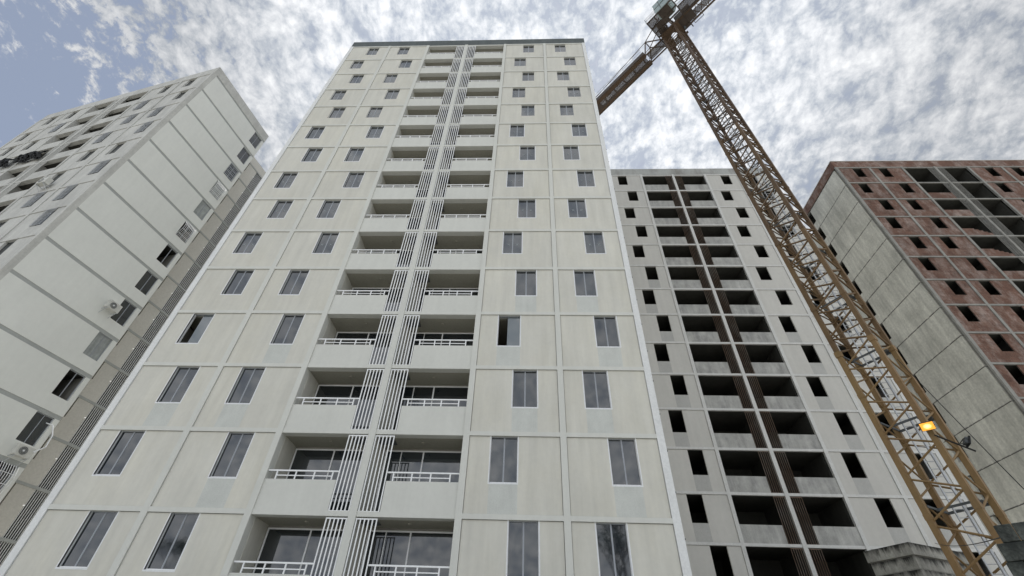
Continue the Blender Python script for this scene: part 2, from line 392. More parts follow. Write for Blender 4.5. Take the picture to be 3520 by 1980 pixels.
def tower(name, label, cat, loc, rz, Z0, style, K, group=None):
    S = style
    root = empty(name, (loc[0], loc[1], GZ), rz); tag(root, label, cat, group)
    zt = Z0 - GZ                       # local z of the top slab underside
    fr = MB(); wl = MB(); sl_ = MB()
    RD = S.get('rib_d', .28); WT = S.get('wall_t', .16)
    fk = S['frame']; wk = S['wall']
    top = zt + .20
    # pillars
    for (a, b) in ((-10.2,-9.95),(-6.84,-6.62),(-3.46,-3.24),(-.12,.12),(3.24,3.46),(6.62,6.84),(9.95,10.2)):
        kk = S.get('edge', fk) if abs(a+b) > 19 else fk
        fr.box(a, b, -.050, RD+.02, 0, top, kk)
    # ribs at every slab edge, from pillar to pillar
    lv = [zt-H*k for k in range(K)]
    lv = [z for z in lv if z > .2]
    for z in lv:
        for (a, b) in BAYS: fr.box(a, b, -.045, RD, z, z+.155, fk)
        for (a, b) in ((-3.24,-.12),(.12,3.24)): fr.box(a, b, -.020, RD, z, z+.155, fk)
    fr.build('frame', root)
    # infill walls with real openings
    for ki, z in enumerate(lv):
        zb = lv[ki+1]+.155 if ki+1 < len(lv) else 0
        wins = EVEN if ki % 2 == 0 else ODD
        for (a, b), (c, d) in zip(BAYS, wins):
            if S.get('rough'):
                e = .012*random.random()
            else: e = 0
            wl = MB()
            g_ = .014   # gap added for a dark contact-shade line where infill meets rib and pillar
            wl.box(a+g_, c, e, WT, zb+g_, z-g_, wk); wl.box(d, b-g_, e, WT, zb+g_, z-g_, wk)
            wl.box(a, b, WT, WT+.02, zb, z-WIN_H, 'joint_and_shade'); wl.box(a, c, WT, WT+.02, z-WIN_H, z-.001, 'joint_and_shade'); wl.box(d, b, WT, WT+.02, z-WIN_H, z-.001, 'joint_and_shade')  # dark backing paints the contact shade seen through the gaps
            pk = S['patch'] if (S['patch'] and S['patch_rows'](ki, c)) else wk
            wl.box(c, d, e, WT, zb+g_, z-WIN_H, pk)
            wl.build('wall_panel', root)
    # slabs, gable walls, back wall, partitions
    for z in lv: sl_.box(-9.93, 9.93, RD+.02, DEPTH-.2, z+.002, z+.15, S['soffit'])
    sl_.build('floor_slab', root)
    gb = MB(); gs_ = MB()
    GW = (5.80, 6.80)
    for sx in (-1, 1):
        gb = MB()
        def bx(y0, y1, z0, z1, k, x_in=10.0, x_out=10.2):
            a, b = sorted((sx*x_in, sx*x_out)); gb.box(a, b, y0, y1, z0, z1, k)
        gk = S['gable']
        if S['stripe']:
            for ki, z in enumerate(lv):
                zb = lv[ki+1]+.21 if ki+1 < len(lv) else 0
                bx(.302, GW[0], zb, z-.02, gk); bx(GW[1], DEPTH, zb, z-.02, gk); bx(GW[0], GW[1], zb, z-1.65, gk)
                bx(.302, DEPTH, z-.02, z+.21, S['stripe'], 10.0, 10.2-S['stripe_in'])
        else:
            for ki, z in enumerate(lv):
                zb = lv[ki+1] if ki+1 < len(lv) else 0
                e = .006*random.random()
                bx(.302, GW[0], zb+.05, z, gk, x_out=10.2-e); bx(GW[1], DEPTH, zb+.05, z, gk, x_out=10.2-e); bx(GW[0], GW[1], zb+.05, z-1.65, gk, x_out=10.2-e)
                bx(.302, DEPTH, z, z+.05, 'joint_and_shade', x_out=10.18)
                yy = .31
                while yy < DEPTH-.4:
                    l_ = random.uniform(.25, .8); hh = random.uniform(.01, .045)
                    bx(yy, min(yy+l_, DEPTH-.01), z+.05-.001, z+.05+hh, 'd_conc', x_out=10.2+random.uniform(.004, .02)); yy += l_+random.uniform(0, .3)
        gb.build('side_wall', root)
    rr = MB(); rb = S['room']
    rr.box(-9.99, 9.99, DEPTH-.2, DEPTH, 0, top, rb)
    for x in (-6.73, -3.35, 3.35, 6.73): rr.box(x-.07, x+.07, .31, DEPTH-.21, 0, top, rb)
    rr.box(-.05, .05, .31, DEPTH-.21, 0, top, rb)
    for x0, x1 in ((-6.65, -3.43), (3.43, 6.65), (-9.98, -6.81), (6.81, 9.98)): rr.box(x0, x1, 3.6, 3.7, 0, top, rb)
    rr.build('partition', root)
    # balcony recess: back wall
    D = S['recess']
    for sx in (-1, 1):
        a, b = (-3.28, -.05) if sx < 0 else (.05, 3.28)
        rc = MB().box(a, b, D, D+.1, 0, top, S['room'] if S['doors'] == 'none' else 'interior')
        # painted side cheeks
        rc.box(a, a+.05, .30, D, 0, top, S['cheek']); rc.box(b-.05, b, .30, D, 0, top, S['cheek'])
        rc.build('balcony_recess', root)
    # roof parapet and roof slab
    rp = MB()
    pk = S['parapet_top']
    for (a, b, y0, y1) in ((-10.2, 10.2, -.02, .16), (-10.2, 10.2, DEPTH-.16, DEPTH), (-10.2, -10.02, .16, DEPTH-.16), (10.02, 10.2, .16, DEPTH-.16)):
        rp.box(a, b, y0, y1, top, zt+1.26, pk)
    if S.get('coping'):
        rp.box(-10.24, 10.24, -.06, .2, zt+1.26, zt+1.31, S['coping']); rp.box(-10.24, -9.98, .2, DEPTH+.04, zt+1.26, zt+1.31, S['coping']); rp.box(9.98, 10.24, .2, DEPTH+.04, zt+1.26, zt+1.31, S['coping'])
    rp.build('roof_parapet', root)
    MB().box(-10.0, 10.0, .17, DEPTH-.17, zt+.17, zt+.3, 'ground').build('roof', root)
    # rear core
    cr = MB()
    if S.get('link'):
        cr.box(-7.2, 6.5, DEPTH, DEPTH+5.0, 0, zt+1.2, S['gable'])
        gk = 'c_link'
        cr.box(6.5, 7.2, DEPTH, 8.78, 0, zt, gk); cr.box(6.5, 7.2, 8.86, 9.95, 0, zt, gk); cr.box(6.5, 7.2, 10.82, DEPTH+5, 0, zt, gk)
        cr.box(6.5, 7.2, DEPTH, DEPTH+5, zt, zt+1.2, gk)
        cr.box(6.501, 6.54, 9.95, 10.82, 0, zt, 'joint_and_shade'); cr.box(6.54, 7.0, 9.95, 9.97, 0, zt, 'joint_and_shade'); cr.box(6.54, 7.0, 10.80, 10.82, 0, zt, 'joint_and_shade')
        for z in lv:
            cr.box(6.52, 7.23, DEPTH+.01, DEPTH+4.9, z, z+.16, 'c_stripe')
            cr.box(6.53, 7.21, 8.775, 8.865, z-2.54, z-1.35, gk)
        cr.build('rear_core', root)
        bm_ = MB()
        for j in range(7): bm_.box(7.12, 7.16, 9.99+j*.13, 10.02+j*.13, -2.54, 0, 'white_metal')
        bme = bm_.mesh('bar_screen')
        lmb = MB(); lmb.prism([(7.2, 9.90+.035*math.cos(j*PI/4), -.9+.035*math.sin(j*PI/4)) for j in range(8)], (.06, 0, 0), 'lamp_white'); lme_ = lmb.mesh('wall_lamp')
        for z in lv:
            if z < 2.7: continue
            o = bpy.data.objects.new('bar_screen', bme); COL.objects.link(o); o.parent = root; o.location = (0,0,z)
            o = bpy.data.objects.new('wall_lamp', lme_); COL.objects.link(o); o.parent = root; o.location = (0,0,z)
    else:
        cr.box(-7.2, 7.2, DEPTH, DEPTH+5.0, 0, zt+1.2, S['gable'])
        cr.build('rear_core', root)
    # balcony parapets
    for ki, z in enumerate(lv):
        zb = lv[ki+1]+.155 if ki+1 < len(lv) else 0
        for sx in (-1, 1):
            if S.get('no_parapet') and S['no_parapet'](ki, sx): continue
            a, b = (-3.24, -.84) if sx < 0 else (.84, 3.24)
            pm = MB()
            if S.get('broken') and S['broken'](ki, sx):
                pm.box(-3.24, -2.1, .01, .13, zb, z-PAR_TOP, S['bal'])
                xx = -2.1
                for j in range(4):
                    pm.box(xx, xx+.31, .01, .13, zb, z-PAR_TOP-.15*(j+1), S['bal']); xx += .31
            else:
                pm.box(a, b, .0 if not S.get('rough') else .01, .13, zb, z-PAR_TOP, S['bal'])
            pm.build('balcony_parapet', root)
    # vertical bar screens beside the centre pillar
    sm = MB(); bk = S['bars']; wdt = S['barw']
    zs = -.08; ze = -2.53
    for j in range(6):
        x = .16 + j*.128
        sm.box(x-wdt/2, x+wdt/2, -.01, -.01+S.get('bard', .03), ze, zs, bk)
    sm.box(.13, .82, -.012, .022, zs, zs+.035, bk); sm.box(.13, .82, -.012, .022, ze-.035, ze, bk)
    sme = sm.mesh('bar_screen')
    sm2 = MB()
    for j in range(6):
        x = -.16 - j*.128
        sm2.box(x-wdt/2, x+wdt/2, -.01, -.01+S.get('bard', .03), ze, zs, bk)
    sm2.box(-.82, -.13, -.012, .022, zs, zs+.035, bk); sm2.box(-.82, -.13, -.012, .022, ze-.035, ze, bk)
    sme2 = sm2.mesh('bar_screen')
    for ki, z in enumerate(lv):
        if z < 2.6: continue
        for me in (sme2, sme):
            if S.get('rough') and random.random() < .0: continue
            o = bpy.data.objects.new('bar_screen', me); COL.objects.link(o); o.parent = root; o.location = (0, 0, z)
    # railings
    if S['rail']:
        for sx in (1, -1):
            rm = MB(); k = 'white_metal'; zr = -PAR_TOP
            X = lambda a, b: (min(sx*a, sx*b), max(sx*a, sx*b))
            a, b = X(.80, 3.24); rm.box(a, b, .03, .08, zr+.27, zr+.315, k)
            for x in (1.03, 1.65, 2.28, 2.93):
                a, b = X(x-.02, x+.02); rm.box(a, b, .035, .075, zr+.001, zr+.27, k)
            a, b = X(1.05, 2.91); rm.box(a, b, .04, .07, zr+.12, zr+.15, k)
            me = rm.mesh('railing')
            for ki, z in enumerate(lv):
                if z < 2.6: continue
                o = bpy.data.objects.new('railing', me); COL.objects.link(o); o.parent = root; o.location = (0, 0, z)
    # doors at the back of the balconies and the ceiling lamp
    if S['doors'] == 'glass':
        dfs = []
        for sx in (-1, 1):
            fm = MB(); y = D
            xs = (-3.18, -1.70, -.22) if sx < 0 else (.22, .83, 1.65, 3.18)
            k = 'white_metal'
            fm.box(xs[0], xs[-1], y-.05, y, -.13, -.08, k)
            for i, x in enumerate(xs):
                wd = .03 if (sx > 0 and i == 1) else .05
                a = x-wd/2 if 0 < i < len(xs)-1 else (x if i == 0 else x-.04)
                fm.box(a, a+wd, y-.05, y, -2.52, -.13, k)
            pm = MB().box(xs[0]+.04, xs[-1]-.04, y-.03, y-.02, -2.5, -.13, 'glass')
            dfs.append((fm.mesh('sliding_door'), pm.mesh('pane')))
        so_ = MB().box(-.80, -.15, .31, .85, -.03, -.004, 'dgrey').box(.15, .72, .31, .85, -.03, -.004, 'dgrey').mesh('soffit_darkener')  # dark sheets added under the slab to deepen the shade behind the bars
        lm = MB()
        c = [(math.cos(2*PI*j/10)*.07, math.sin(2*PI*j/10)*.07, -.04) for j in range(10)]
        lm.prism(c, (0, 0, .04), 'ceiling'); lme = lm.mesh('ceiling_lamp')
        for ki, z in enumerate(lv):
            if z < 2.6: continue
            q_ = bpy.data.objects.new('soffit_darkener', so_); COL.objects.link(q_); q_.parent = root; q_.location = (0, 0, z)
            for i, sx in enumerate((-1, 1)):
                d = bpy.data.objects.new('sliding_door', dfs[i][0]); COL.objects.link(d); d.parent = root; d.location = (0, 0, z)
                p_ = bpy.data.objects.new('pane', dfs[i][1]); COL.objects.link(p_); p_.parent = d
                l_ = bpy.data.objects.new('ceiling_lamp', lme); COL.objects.link(l_); l_.parent = root; l_.location = (sx*1.7, .67, z)
    # windows
    if S['windows'] == 'new':
        f, W, y = window_part(S); fme = f.mesh('window'); fme_top = window_part(S, False)[0].mesh('window')
        pane = MB().box(.02, W-.02, y+.015, y+.025, -WIN_H+.035, -.03, 'glass').mesh('pane')
        half = MB().box(W*.42, W-.02, y+.015, y+.025, -WIN_H+.035, -.03, 'glass_light').mesh('pane')
        st = MB().box(W/2-.025, W/2+.025, y+.005, y+.015, -WIN_H+.035, -.03, 'mullion').mesh('meeting_stile')
        # room side board behind the pane keeps the opening dark
        tp = MB()
        for cx_ in (.24, .68):
            for sgn in (1, -1):
                tp.bar((cx_-.055, y+.012, -.86-.06*sgn), (cx_+.055, y+.012, -.86+.06*sgn), .018, 'tape', .006)
        tme = tp.mesh('tape_cross')
        for ki, z in enumerate(lv):
            if z < 1.0: continue
            wins = EVEN if ki % 2 == 0 else ODD
            for wi, (c, d) in enumerate(wins):
                o = bpy.data.objects.new('window', fme if ki > 4 else fme_top); COL.objects.link(o); o.parent = root; o.location = (c, 0, z)
                opened = ki == 11 and wi in (0, 2)
                p_ = bpy.data.objects.new('pane', half if opened else pane); COL.objects.link(p_); p_.parent = o
                if opened: o['label'] = 'window slid half open, dark gap on its left'
                else:
                    s_ = bpy.data.objects.new('meeting_stile', st); COL.objects.link(s_); s_.parent = o
                if 3 <= ki <= 9 and not opened:
                    t_ = bpy.data.objects.new('tape_cross', tme); COL.objects.link(t_); t_.parent = o
    if S['windows'] == 'old':
        W = .92
        fm = MB().box(0, .04, .12, .155, -WIN_H, 0, 'dgrey').box(W-.04, W, .12, .155, -WIN_H, 0, 'dgrey').box(.04, W-.04, .12, .155, -WIN_H, -WIN_H+.04, 'dgrey').box(.04, W-.04, .12, .155, -.04, -.001, 'dgrey').box(W/2-.02, W/2+.02, .12, .155, -WIN_H+.04, -.04, 'dgrey').mesh('window')
        pn = MB().box(.04, W-.04, .135, .145, -WIN_H+.04, -.04, 'glass').mesh('pane')
        gm = MB()
        for j in range(8): gm.box(.03+j*.12, .045+j*.12, -.06, -.045, -WIN_H, 0, 'galv')
        for j in range(4): gm.box(.02, W-.02, -.06, -.045, -WIN_H+.05+j*.48, -WIN_H+.065+j*.48, 'galv')
        gm = gm.mesh('window_grille')
        rnd = random.Random(3)
        for ki, z in enumerate(lv):
            if z < 1.0: continue
            wins = EVEN if ki % 2 == 0 else ODD
            for wi, (c, d) in enumerate(wins):
                o = bpy.data.objects.new('window', fm); COL.objects.link(o); o.parent = root; o.location = (c, 0, z)
                p_ = bpy.data.objects.new('pane', pn); COL.objects.link(p_); p_.parent = o
                if (ki, wi) in ((2, 3), (2, 2), (3, 3), (3, 2), (5, 3), (6, 2)) or rnd.random() < .12:
                    q = bpy.data.objects.new('grille', gm); COL.objects.link(q); q.parent = o
    return root, lv

MT['edge_paint'] = mat('white_edge_paint', (.70, .71, .70), var=.05, vstreak=.05)
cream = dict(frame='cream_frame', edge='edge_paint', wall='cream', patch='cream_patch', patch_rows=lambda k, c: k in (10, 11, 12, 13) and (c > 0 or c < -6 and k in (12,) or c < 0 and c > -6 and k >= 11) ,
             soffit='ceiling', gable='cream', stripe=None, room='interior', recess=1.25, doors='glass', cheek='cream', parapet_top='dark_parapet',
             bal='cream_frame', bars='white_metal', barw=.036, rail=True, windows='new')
TA, lvA = tower('apartment_tower', 'finished cream apartment tower in the middle, with white balcony railings and glazed windows', 'apartment tower', (-5.54, 15.316), 0, 41.854, cream, 16)
# tie rod stubs along the right edge
tr = MB()
for k in range(len(lvA)):
    for dz in (.4, 1.75): tr.bar((10.2, .05, lvA[k]-dz), (10.25, .05, lvA[k]-dz), .04, 'dgrey')
tr.build('tie_rod_stubs', TA)

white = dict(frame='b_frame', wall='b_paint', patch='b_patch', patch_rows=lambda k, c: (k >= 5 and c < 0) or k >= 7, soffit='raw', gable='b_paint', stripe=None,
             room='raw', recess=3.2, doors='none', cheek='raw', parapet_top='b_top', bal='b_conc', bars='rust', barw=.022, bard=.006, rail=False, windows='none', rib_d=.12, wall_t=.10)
TB, lvB = tower('apartment_tower', 'unfinished off-white tower behind the crane, with empty window openings and rusty bars', 'apartment tower', (15.14, 28.501), 0, 41.605, white, 16)

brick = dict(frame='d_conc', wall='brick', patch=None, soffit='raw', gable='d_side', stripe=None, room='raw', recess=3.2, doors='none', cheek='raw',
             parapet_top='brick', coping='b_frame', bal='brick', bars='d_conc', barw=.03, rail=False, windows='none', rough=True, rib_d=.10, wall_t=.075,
             no_parapet=lambda k, s: (s > 0 and k <= 5) or (s < 0 and k == 0), broken=lambda k, s: s < 0 and k in (3, 4))
TD, lvD = tower('apartment_tower', 'bare red brick tower shell with a board-marked grey concrete side wall, far right', 'apartment tower', (32.40+10.2, 28.45), 0, 42.70, brick, 16)

old = dict(frame='c_front', wall='c_front', patch=None, soffit='raw', gable='c_paint', stripe='c_stripe', stripe_in=.03, room='interior', recess=1.6, doors='none', cheek='c_front',
           parapet_top='c_front', bal='c_front', bars='c_front', barw=.05, rail=False, windows='old', link=True)
yc = .2161
nG = Vector((math.cos(yc), -math.sin(yc), 0)); aG = Vector((math.sin(yc), math.cos(yc), 0))
cC = Vector((-28.236, 16.792, 0)) - nG*10.2
TC, lvC = tower('apartment_tower', 'older lived-in white tower leaning into the left edge, with grey bands across its blank side', 'apartment tower', (cC.x, cC.y), -yc, 40.66, old, 15)

# ------------------------------------------------------------------ tower crane
crane = empty('tower_crane', (16.015, 18.385, GZ))
tag(crane, 'ochre lattice tower crane with its cab and jib above the rooftops', 'tower crane')
lean = Vector((-.0090, .0098, 1)).normalized()
crane.rotation_euler = Vector((0,0,1)).rotation_difference(lean).to_euler()
e1 = Vector((math.sin(R(149)), math.cos(R(149)), 0)); e2 = Vector((math.sin(R(59)), math.cos(R(59)), 0))
HW = .79
CH = {'FL': -e1*HW - e2*HW, 'FR': e1*HW - e2*HW, 'BL': -e1*HW + e2*HW, 'BR': e1*HW + e2*HW}
ZT = 54.6 - GZ
Z1 = 12.6 - GZ     # ochre up to here; above, darker colours paint the backlit silhouette shade
def ZV(v, z): return Vector((v.x, v.y, z))
for nme in ('FL', 'FR', 'BL', 'BR'):
    m_ = MB()
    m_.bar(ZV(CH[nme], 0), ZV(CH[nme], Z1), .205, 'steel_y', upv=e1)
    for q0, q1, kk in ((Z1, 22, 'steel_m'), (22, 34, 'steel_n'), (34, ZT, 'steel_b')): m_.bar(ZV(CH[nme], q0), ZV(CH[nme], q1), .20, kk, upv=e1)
    z = 2.0
    while z < ZT-1:
        if abs(z-Z1) > .5: m_.bar(ZV(CH[nme], z-.10), ZV(CH[nme], z+.10), .23, 'steel_y' if z < Z1 else 'steel_m' if z < 22 else 'steel_n', upv=e1)
        z += 5.0
    m_.bar(ZV(CH[nme], Z1-.14), ZV(CH[nme], Z1+.14), .26, 'steel_y', upv=e1)
    m_.build('chord', crane)
def face(A_, B_, ph):
    """zigzag bracing between two chords; ph = nodes of A on the full or the half levels"""
    m_ = MB(); z = 5.17 - GZ - 1.675*4 + (0 if ph == 0 else .84)
    while z < ZT-1.2:
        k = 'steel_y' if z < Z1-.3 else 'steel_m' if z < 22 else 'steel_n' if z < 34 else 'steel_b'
        d = .08 if z < Z1 else .098
        for dz in (-.80, .875):
            if dz > 0 and z > Z1 and not ph: m_.bar(ZV(CH[A_], z), ZV(CH[B_], z), .07, k, rnd=True, n=6)
            if z+dz > .2 and z > .2: m_.bar(ZV(CH[A_], z+(.05 if dz > 0 else -.05)), ZV(CH[B_], z+dz), d, k, rnd=True, n=8)
        z += 1.675
    m_.build('bracing', crane)
face('FL', 'FR', 0); face('BL', 'FL', 0); face('FR', 'BR', 0); face('BR', 'BL', 1)
# ladder with landings inside the mast
lc = e2*.30 - e1*.12
ld = Vector((math.sin(R(97)), math.cos(R(97)), 0)); ln = Vector((-ld.y, ld.x, 0))
m_ = MB()
m_.bar(ZV(lc-ld*.2, 1), ZV(lc-ld*.2, ZT-1), .045, 'galv', upv=ld); m_.bar(ZV(lc+ld*.2, 1), ZV(lc+ld*.2, ZT-1), .075, 'galv', upv=ld)
z = 1.3
while z < ZT-1.2:
    m_.bar(ZV(lc-ld*.2, z), ZV(lc+ld*.2, z), .034, 'galv', rnd=True, n=6); z += .30
# safety hoops in the upper mast
z = Z1+1
while z < ZT-2:
    pts = [ZV(lc + ld*.32*math.cos(a) - ln*.30*math.sin(a)*1.6, z) for a in [PI*j/6 for j in range(7)]]
    for a, b in zip(pts, pts[1:]): m_.bar(a, b, .02, 'galv')
    z += .85
m_.build('ladder', crane)
lan = MB(); k = 'dgrey'
lan.bar(ZV(e2*.74-e1*.72, 0), ZV(e2*.74+e1*.72, 0), .06, k, .09); lan.bar(ZV(e2*-.05-e1*.72, 0), ZV(e2*-.05+e1*.72, 0), .05, k, .08)
lan.bar(ZV(-e1*.68-e2*.72, .02), ZV(-e1*.68+e2*.72, .02), .05, k, .08)
lan.prism([ZV(e2*.25+e1*.3, .05), ZV(e2*.7+e1*.3, .05), ZV(e2*.7+e1*.7, .05), ZV(e2*.25+e1*.7, .05)], (0,0,.02), k)
lme2 = lan.mesh('landing')
z = 5.75 - GZ - 3.35
while z < ZT-2:
    o = bpy.data.objects.new('landing', lme2); COL.objects.link(o); o.parent = crane; o.location = (0,0,z); z += 3.35
MB().box(-1.6, 1.6, -1.6, 1.6, -.2, .5, 'd_conc').build('foundation', crane)
# slewing top: its own frame, a along the jib, b across
top = empty('slewing_top', (0,0,ZT-.6)); top.parent = crane
a_dir = Vector((.66, -.751, 0)).normalized()
top.rotation_euler = (0, 0, math.atan2(a_dir.y, a_dir.x))
# local x = along the jib (a), local y = across it (b)
def BX(mb, a0, a1, b0, b1, z0, z1, k): mb.box(a0, a1, b0, b1, z0, z1, k)
def P3(a, b, z): return Vector((a, b, z))
m_ = MB(); n = 28
def ring(mb, r0_, r1_, z0, z1, k, sq=None):
    base = len(mb.v); i = mb.m(k)
    for j in range(n):
        t_ = 2*PI*j/n; c_, s_ = math.cos(t_), math.sin(t_)
        q = sq/max(abs(c_), abs(s_)) if sq else r1_
        mb.v += [(c_*r0_, s_*r0_, z0), (c_*q, s_*q, z0), (c_*q, s_*q, z1), (c_*r0_, s_*r0_, z1)]
    for j in range(n):
        k2 = (j+1) % n
        for a, b in ((0,1),(1,2),(2,3),(3,0)):
            mb.f.append((base+4*j+a, base+4*j+b, base+4*k2+b, base+4*k2+a)); mb.mi.append(i)
ring(m_, .36, 1.0, -.45, -.32, 'steel_b', sq=1.05)
ring(m_, .62, .98, -.32, .05, 'steel_d')
m_.build('slewing_ring', top)
def grating(mb, a0, a1, b0, b1, z, k='steel_d', st=.075, wd=.042):
    x = a0
    while x <= a1: BX(mb, x, x+wd, b0, b1, z, z+.03, k); x += st
    y = b0
    while y <= b1: BX(mb, a0, a1, y, y+wd, z+.004, z+.026, k); y += st
def rail(mb, a0, a1, b, z0, step=1.47, k='galv'):
    x = a0; 
    while x <= a1+.01:
        mb.bar(P3(x, b, z0), P3(x, b, z0+1.1), .035, k); x += step
    for h in (.55, 1.1): mb.bar(P3(a0, b, z0+h), P3(a1, b, z0+h), .03, k)
# counter-jib
m_ = MB()
BX(m_, -16.5, -3.35, -.80, -.30, .05, .60, 'steel_b'); BX(m_, -16.5, -3.35, .42, .80, .05, .60, 'steel_b')
BX(m_, -16.5, -3.35, -.84, -.78, 0, .65, 'steel_d'); BX(m_, -16.5, -3.35, .78, .83, 0, .65, 'steel_d')
grating(m_, -16.2, -3.5, -.28, .36, .08)
for j in range(9): BX(m_, -3.9-j*1.45, -3.75-j*1.45, -.30, .42, .05, .25, 'steel_d')
BX(m_, -16.4, -10.3, -.3, .42, .02, .07, 'steel_d')
m_.bar(P3(-3.35, -.50, .1), P3(.2, -.50, .1), .13, 'steel_b'); m_.bar(P3(-3.35, .60, .1), P3(.2, .60, .1), .13, 'steel_b')
grating(m_, -3.2, -1.0, -.40, .36, .08); m_.bar(P3(-3.3, .1, .12), P3(-1, .1, .12), .05, 'steel_d')
rail(m_, -16.4, -3.5, -.93, .35); rail(m_, -16.4, -3.5, .93, .35)
for a, b in (((-3.35, -.55, .1), (-2.8, -.45, 3.0)), ((-1.1, -.5, .1), (-2.8, -.45, 3.0)), ((-3.35, .6, .1), (-2.8, .45, 3.0)), ((-1.1, .6, .1), (-2.8, .45, 3.0)), ((-2.8, -.45, 3.0), (-2.8, .45, 3.0))):
    m_.bar(P3(*a), P3(*b), .10, 'steel_b')
for s_ in (-.45, .45):
    m_.bar(P3(-2.8, s_, 3.0), P3(-15.5, s_*1.4, .7), .05, 'steel_b'); m_.bar(P3(-2.8, s_, 3.0), P3(0, s_*.6, 6.0), .07, 'steel_b')
m_.build('counter_jib', top)
m_ = MB()
for j in range(4): BX(m_, -16.2+j*.62, -15.65+j*.62, -.75, .78, -1.5, 1.0, 'd_conc')
m_.build('counterweight', top)
# machinery deck
m_ = MB()
for b_ in (-3.05, -2.2, -1.55, -.95): BX(m_, -1.25, 1.9, b_, b_+.12, -.02, .14, 'steel_d')
for a_ in (-1.25, -.35, .6, 1.8): BX(m_, a_, a_+.1, -3.05, .95, -.03, .13, 'steel_d')
grating(m_, -1.2, .1, -3.0, -.95, .10)
BX(m_, -.9, -.1, -1.5, -.9, .02, .10, 'steel_d'); BX(m_, -.75, .6, -2.2, -1.6, .0, .09, 'steel_d')
BX(m_, .9, 2.7, -.85, .35, .05, 1.3, 'steel_d'); BX(m_, -1.1, -.5, .3, .9, 0, .7, 'steel_d')
BX(m_, 1.0, 1.9, .3, .62, -.02, .12, 'steel_d'); BX(m_, -1.0, 1.2, .85, .97, -.25, .1, 'steel_b'); BX(m_, -1.0, 1.2, -.97, -.85, -.25, .1, 'steel_b')
rail(m_, -1.25, .0, -3.05, .1, step=1.2); rail(m_, -1.25, -1.2, -3.05, .1); m_.bar(P3(-1.25,-3.05,1.2), P3(-1.25,-1.0,1.2), .03, 'galv')
for h in (.35, .75): m_.bar(P3(-1.25, -3.05, h+.1), P3(0, -3.05, h+.1), .025, 'galv')
m_.bar(P3(2.2, .86, .1), P3(3.2, .86, .1), .05, 'steel_d'); m_.bar(P3(2.2, .5, .1), P3(2.2, .86, .1), .05, 'steel_d'); m_.bar(P3(3.2, .5, .1), P3(3.2, .86, .1), .05, 'steel_d')
m_.build('machinery_deck', top)
# cab
m_ = MB()
prof = [(0, -.05), (1.45, -.05), (1.75, .55), (1.75, 1.35), (1.35, 2.15), (0, 2.15)]
m_.prism([P3(a, -3.12, z+.1) for a, z in prof], P3(0, 1.42, 0), 'cabgrey')
BX(m_, .15, 1.35, -3.0, -1.8, -.02, .05, 'steel_d')
m_.bar(P3(.0, -3.14, 1.1), P3(1.7, -3.14, 1.1), .04, 'steel_d'); m_.bar(P3(.7, -3.14, .1), P3(.7, -3.14, 2.2), .04, 'steel_d')
cab = m_.build('cab', top, bevel=.04)
m_ = MB()
m_.prism([P3(.85, -3.13, 1.22), P3(1.66, -3.13, 1.22), P3(1.62, -3.13, 1.55), P3(1.3, -3.13, 2.05), P3(.85, -3.13, 2.05)], P3(0, -.02, 0), 'cabglass')
m_.prism([P3(1.46, -3.02, .06), P3(1.76, -3.02, .64), P3(1.76, -1.82, .64), P3(1.46, -1.82, .06)], P3(.02, 0, -.01), 'cabglass')
m_.prism([P3(1.76, -3.02, .7), P3(1.76, -3.02, 1.4), P3(1.76, -1.82, 1.4), P3(1.76, -1.82, .7)], P3(.02, 0, 0), 'cabglass')
m_.prism([P3(1.05, -2.35, .035), P3(1.4, -2.35, .035), P3(1.4, -1.9, .035), P3(1.05, -1.9, .035)], (0, 0, -.02), 'cabglass')
m_.build('cab_window', cab)
# main jib: two bottom chords, one top chord, lacing and a walkway
m_ = MB(); JL = 34
m_.bar(P3(.8, -.72, .1), P3(JL, -.62, .6), .16, 'steel_b'); m_.bar(P3(.8, .52, .1), P3(JL, .52, .6), .16, 'steel_b')
m_.bar(P3(1.5, -.1, 1.75), P3(JL, -.05, 2.0), .17, 'steel_b')
a_ = 1.6; q = 0
while a_ < JL-1.6:
    zz_ = .1 + .5*a_/JL
    for b_ in (-.7, .52):
        m_.bar(P3(a_, b_, zz_), P3(a_+.8, -.1, 1.78), .06, 'steel_b'); m_.bar(P3(a_+.8, -.1, 1.78), P3(a_+1.6, b_, zz_), .06, 'steel_b')
    m_.bar(P3(a_, -.7, zz_), P3(a_+.8, .52, zz_), .06, 'steel_b'); m_.bar(P3(a_+.8, .52, zz_), P3(a_+1.6, -.7, zz_), .06, 'steel_b')
    a_ += 1.6
grating(m_, 1.9, 7.5, -1.75, -.85, .12); BX(m_, 1.9, 7.5, -1.95, -1.80, .05, .16, 'steel_d'); BX(m_, 1.9, 7.5, -.95, -.82, .02, .14, 'steel_d')
grating(m_, 2.6, 8.0, -.4, .3, .15)
rail(m_, 1.9, 7.5, -1.95, .1); m_.bar(P3(1.9, -1.95, .45), P3(7.5, -1.95, .45), .025, 'galv')
m_.bar(P3(0, -.25, 6.0), P3(22, -.05, 2.1), .06, 'steel_b')
m_.build('jib', top)
m_ = MB()
for s_ in (-.35, .35): m_.bar(P3(-.6, s_*1.8, .1), P3(0, s_*.5, 6.0), .12, 'steel_b'); m_.bar(P3(.7, s_*1.8, .1), P3(0, s_*.5, 6.0), .12, 'steel_b')
for h in (1.5, 3.0, 4.4): m_.bar(P3(-.6+h*.09, -.55+h*.06, h), P3(-.6+h*.09, .55-h*.06, h), .06, 'steel_b')
m_.build('tower_head', top)
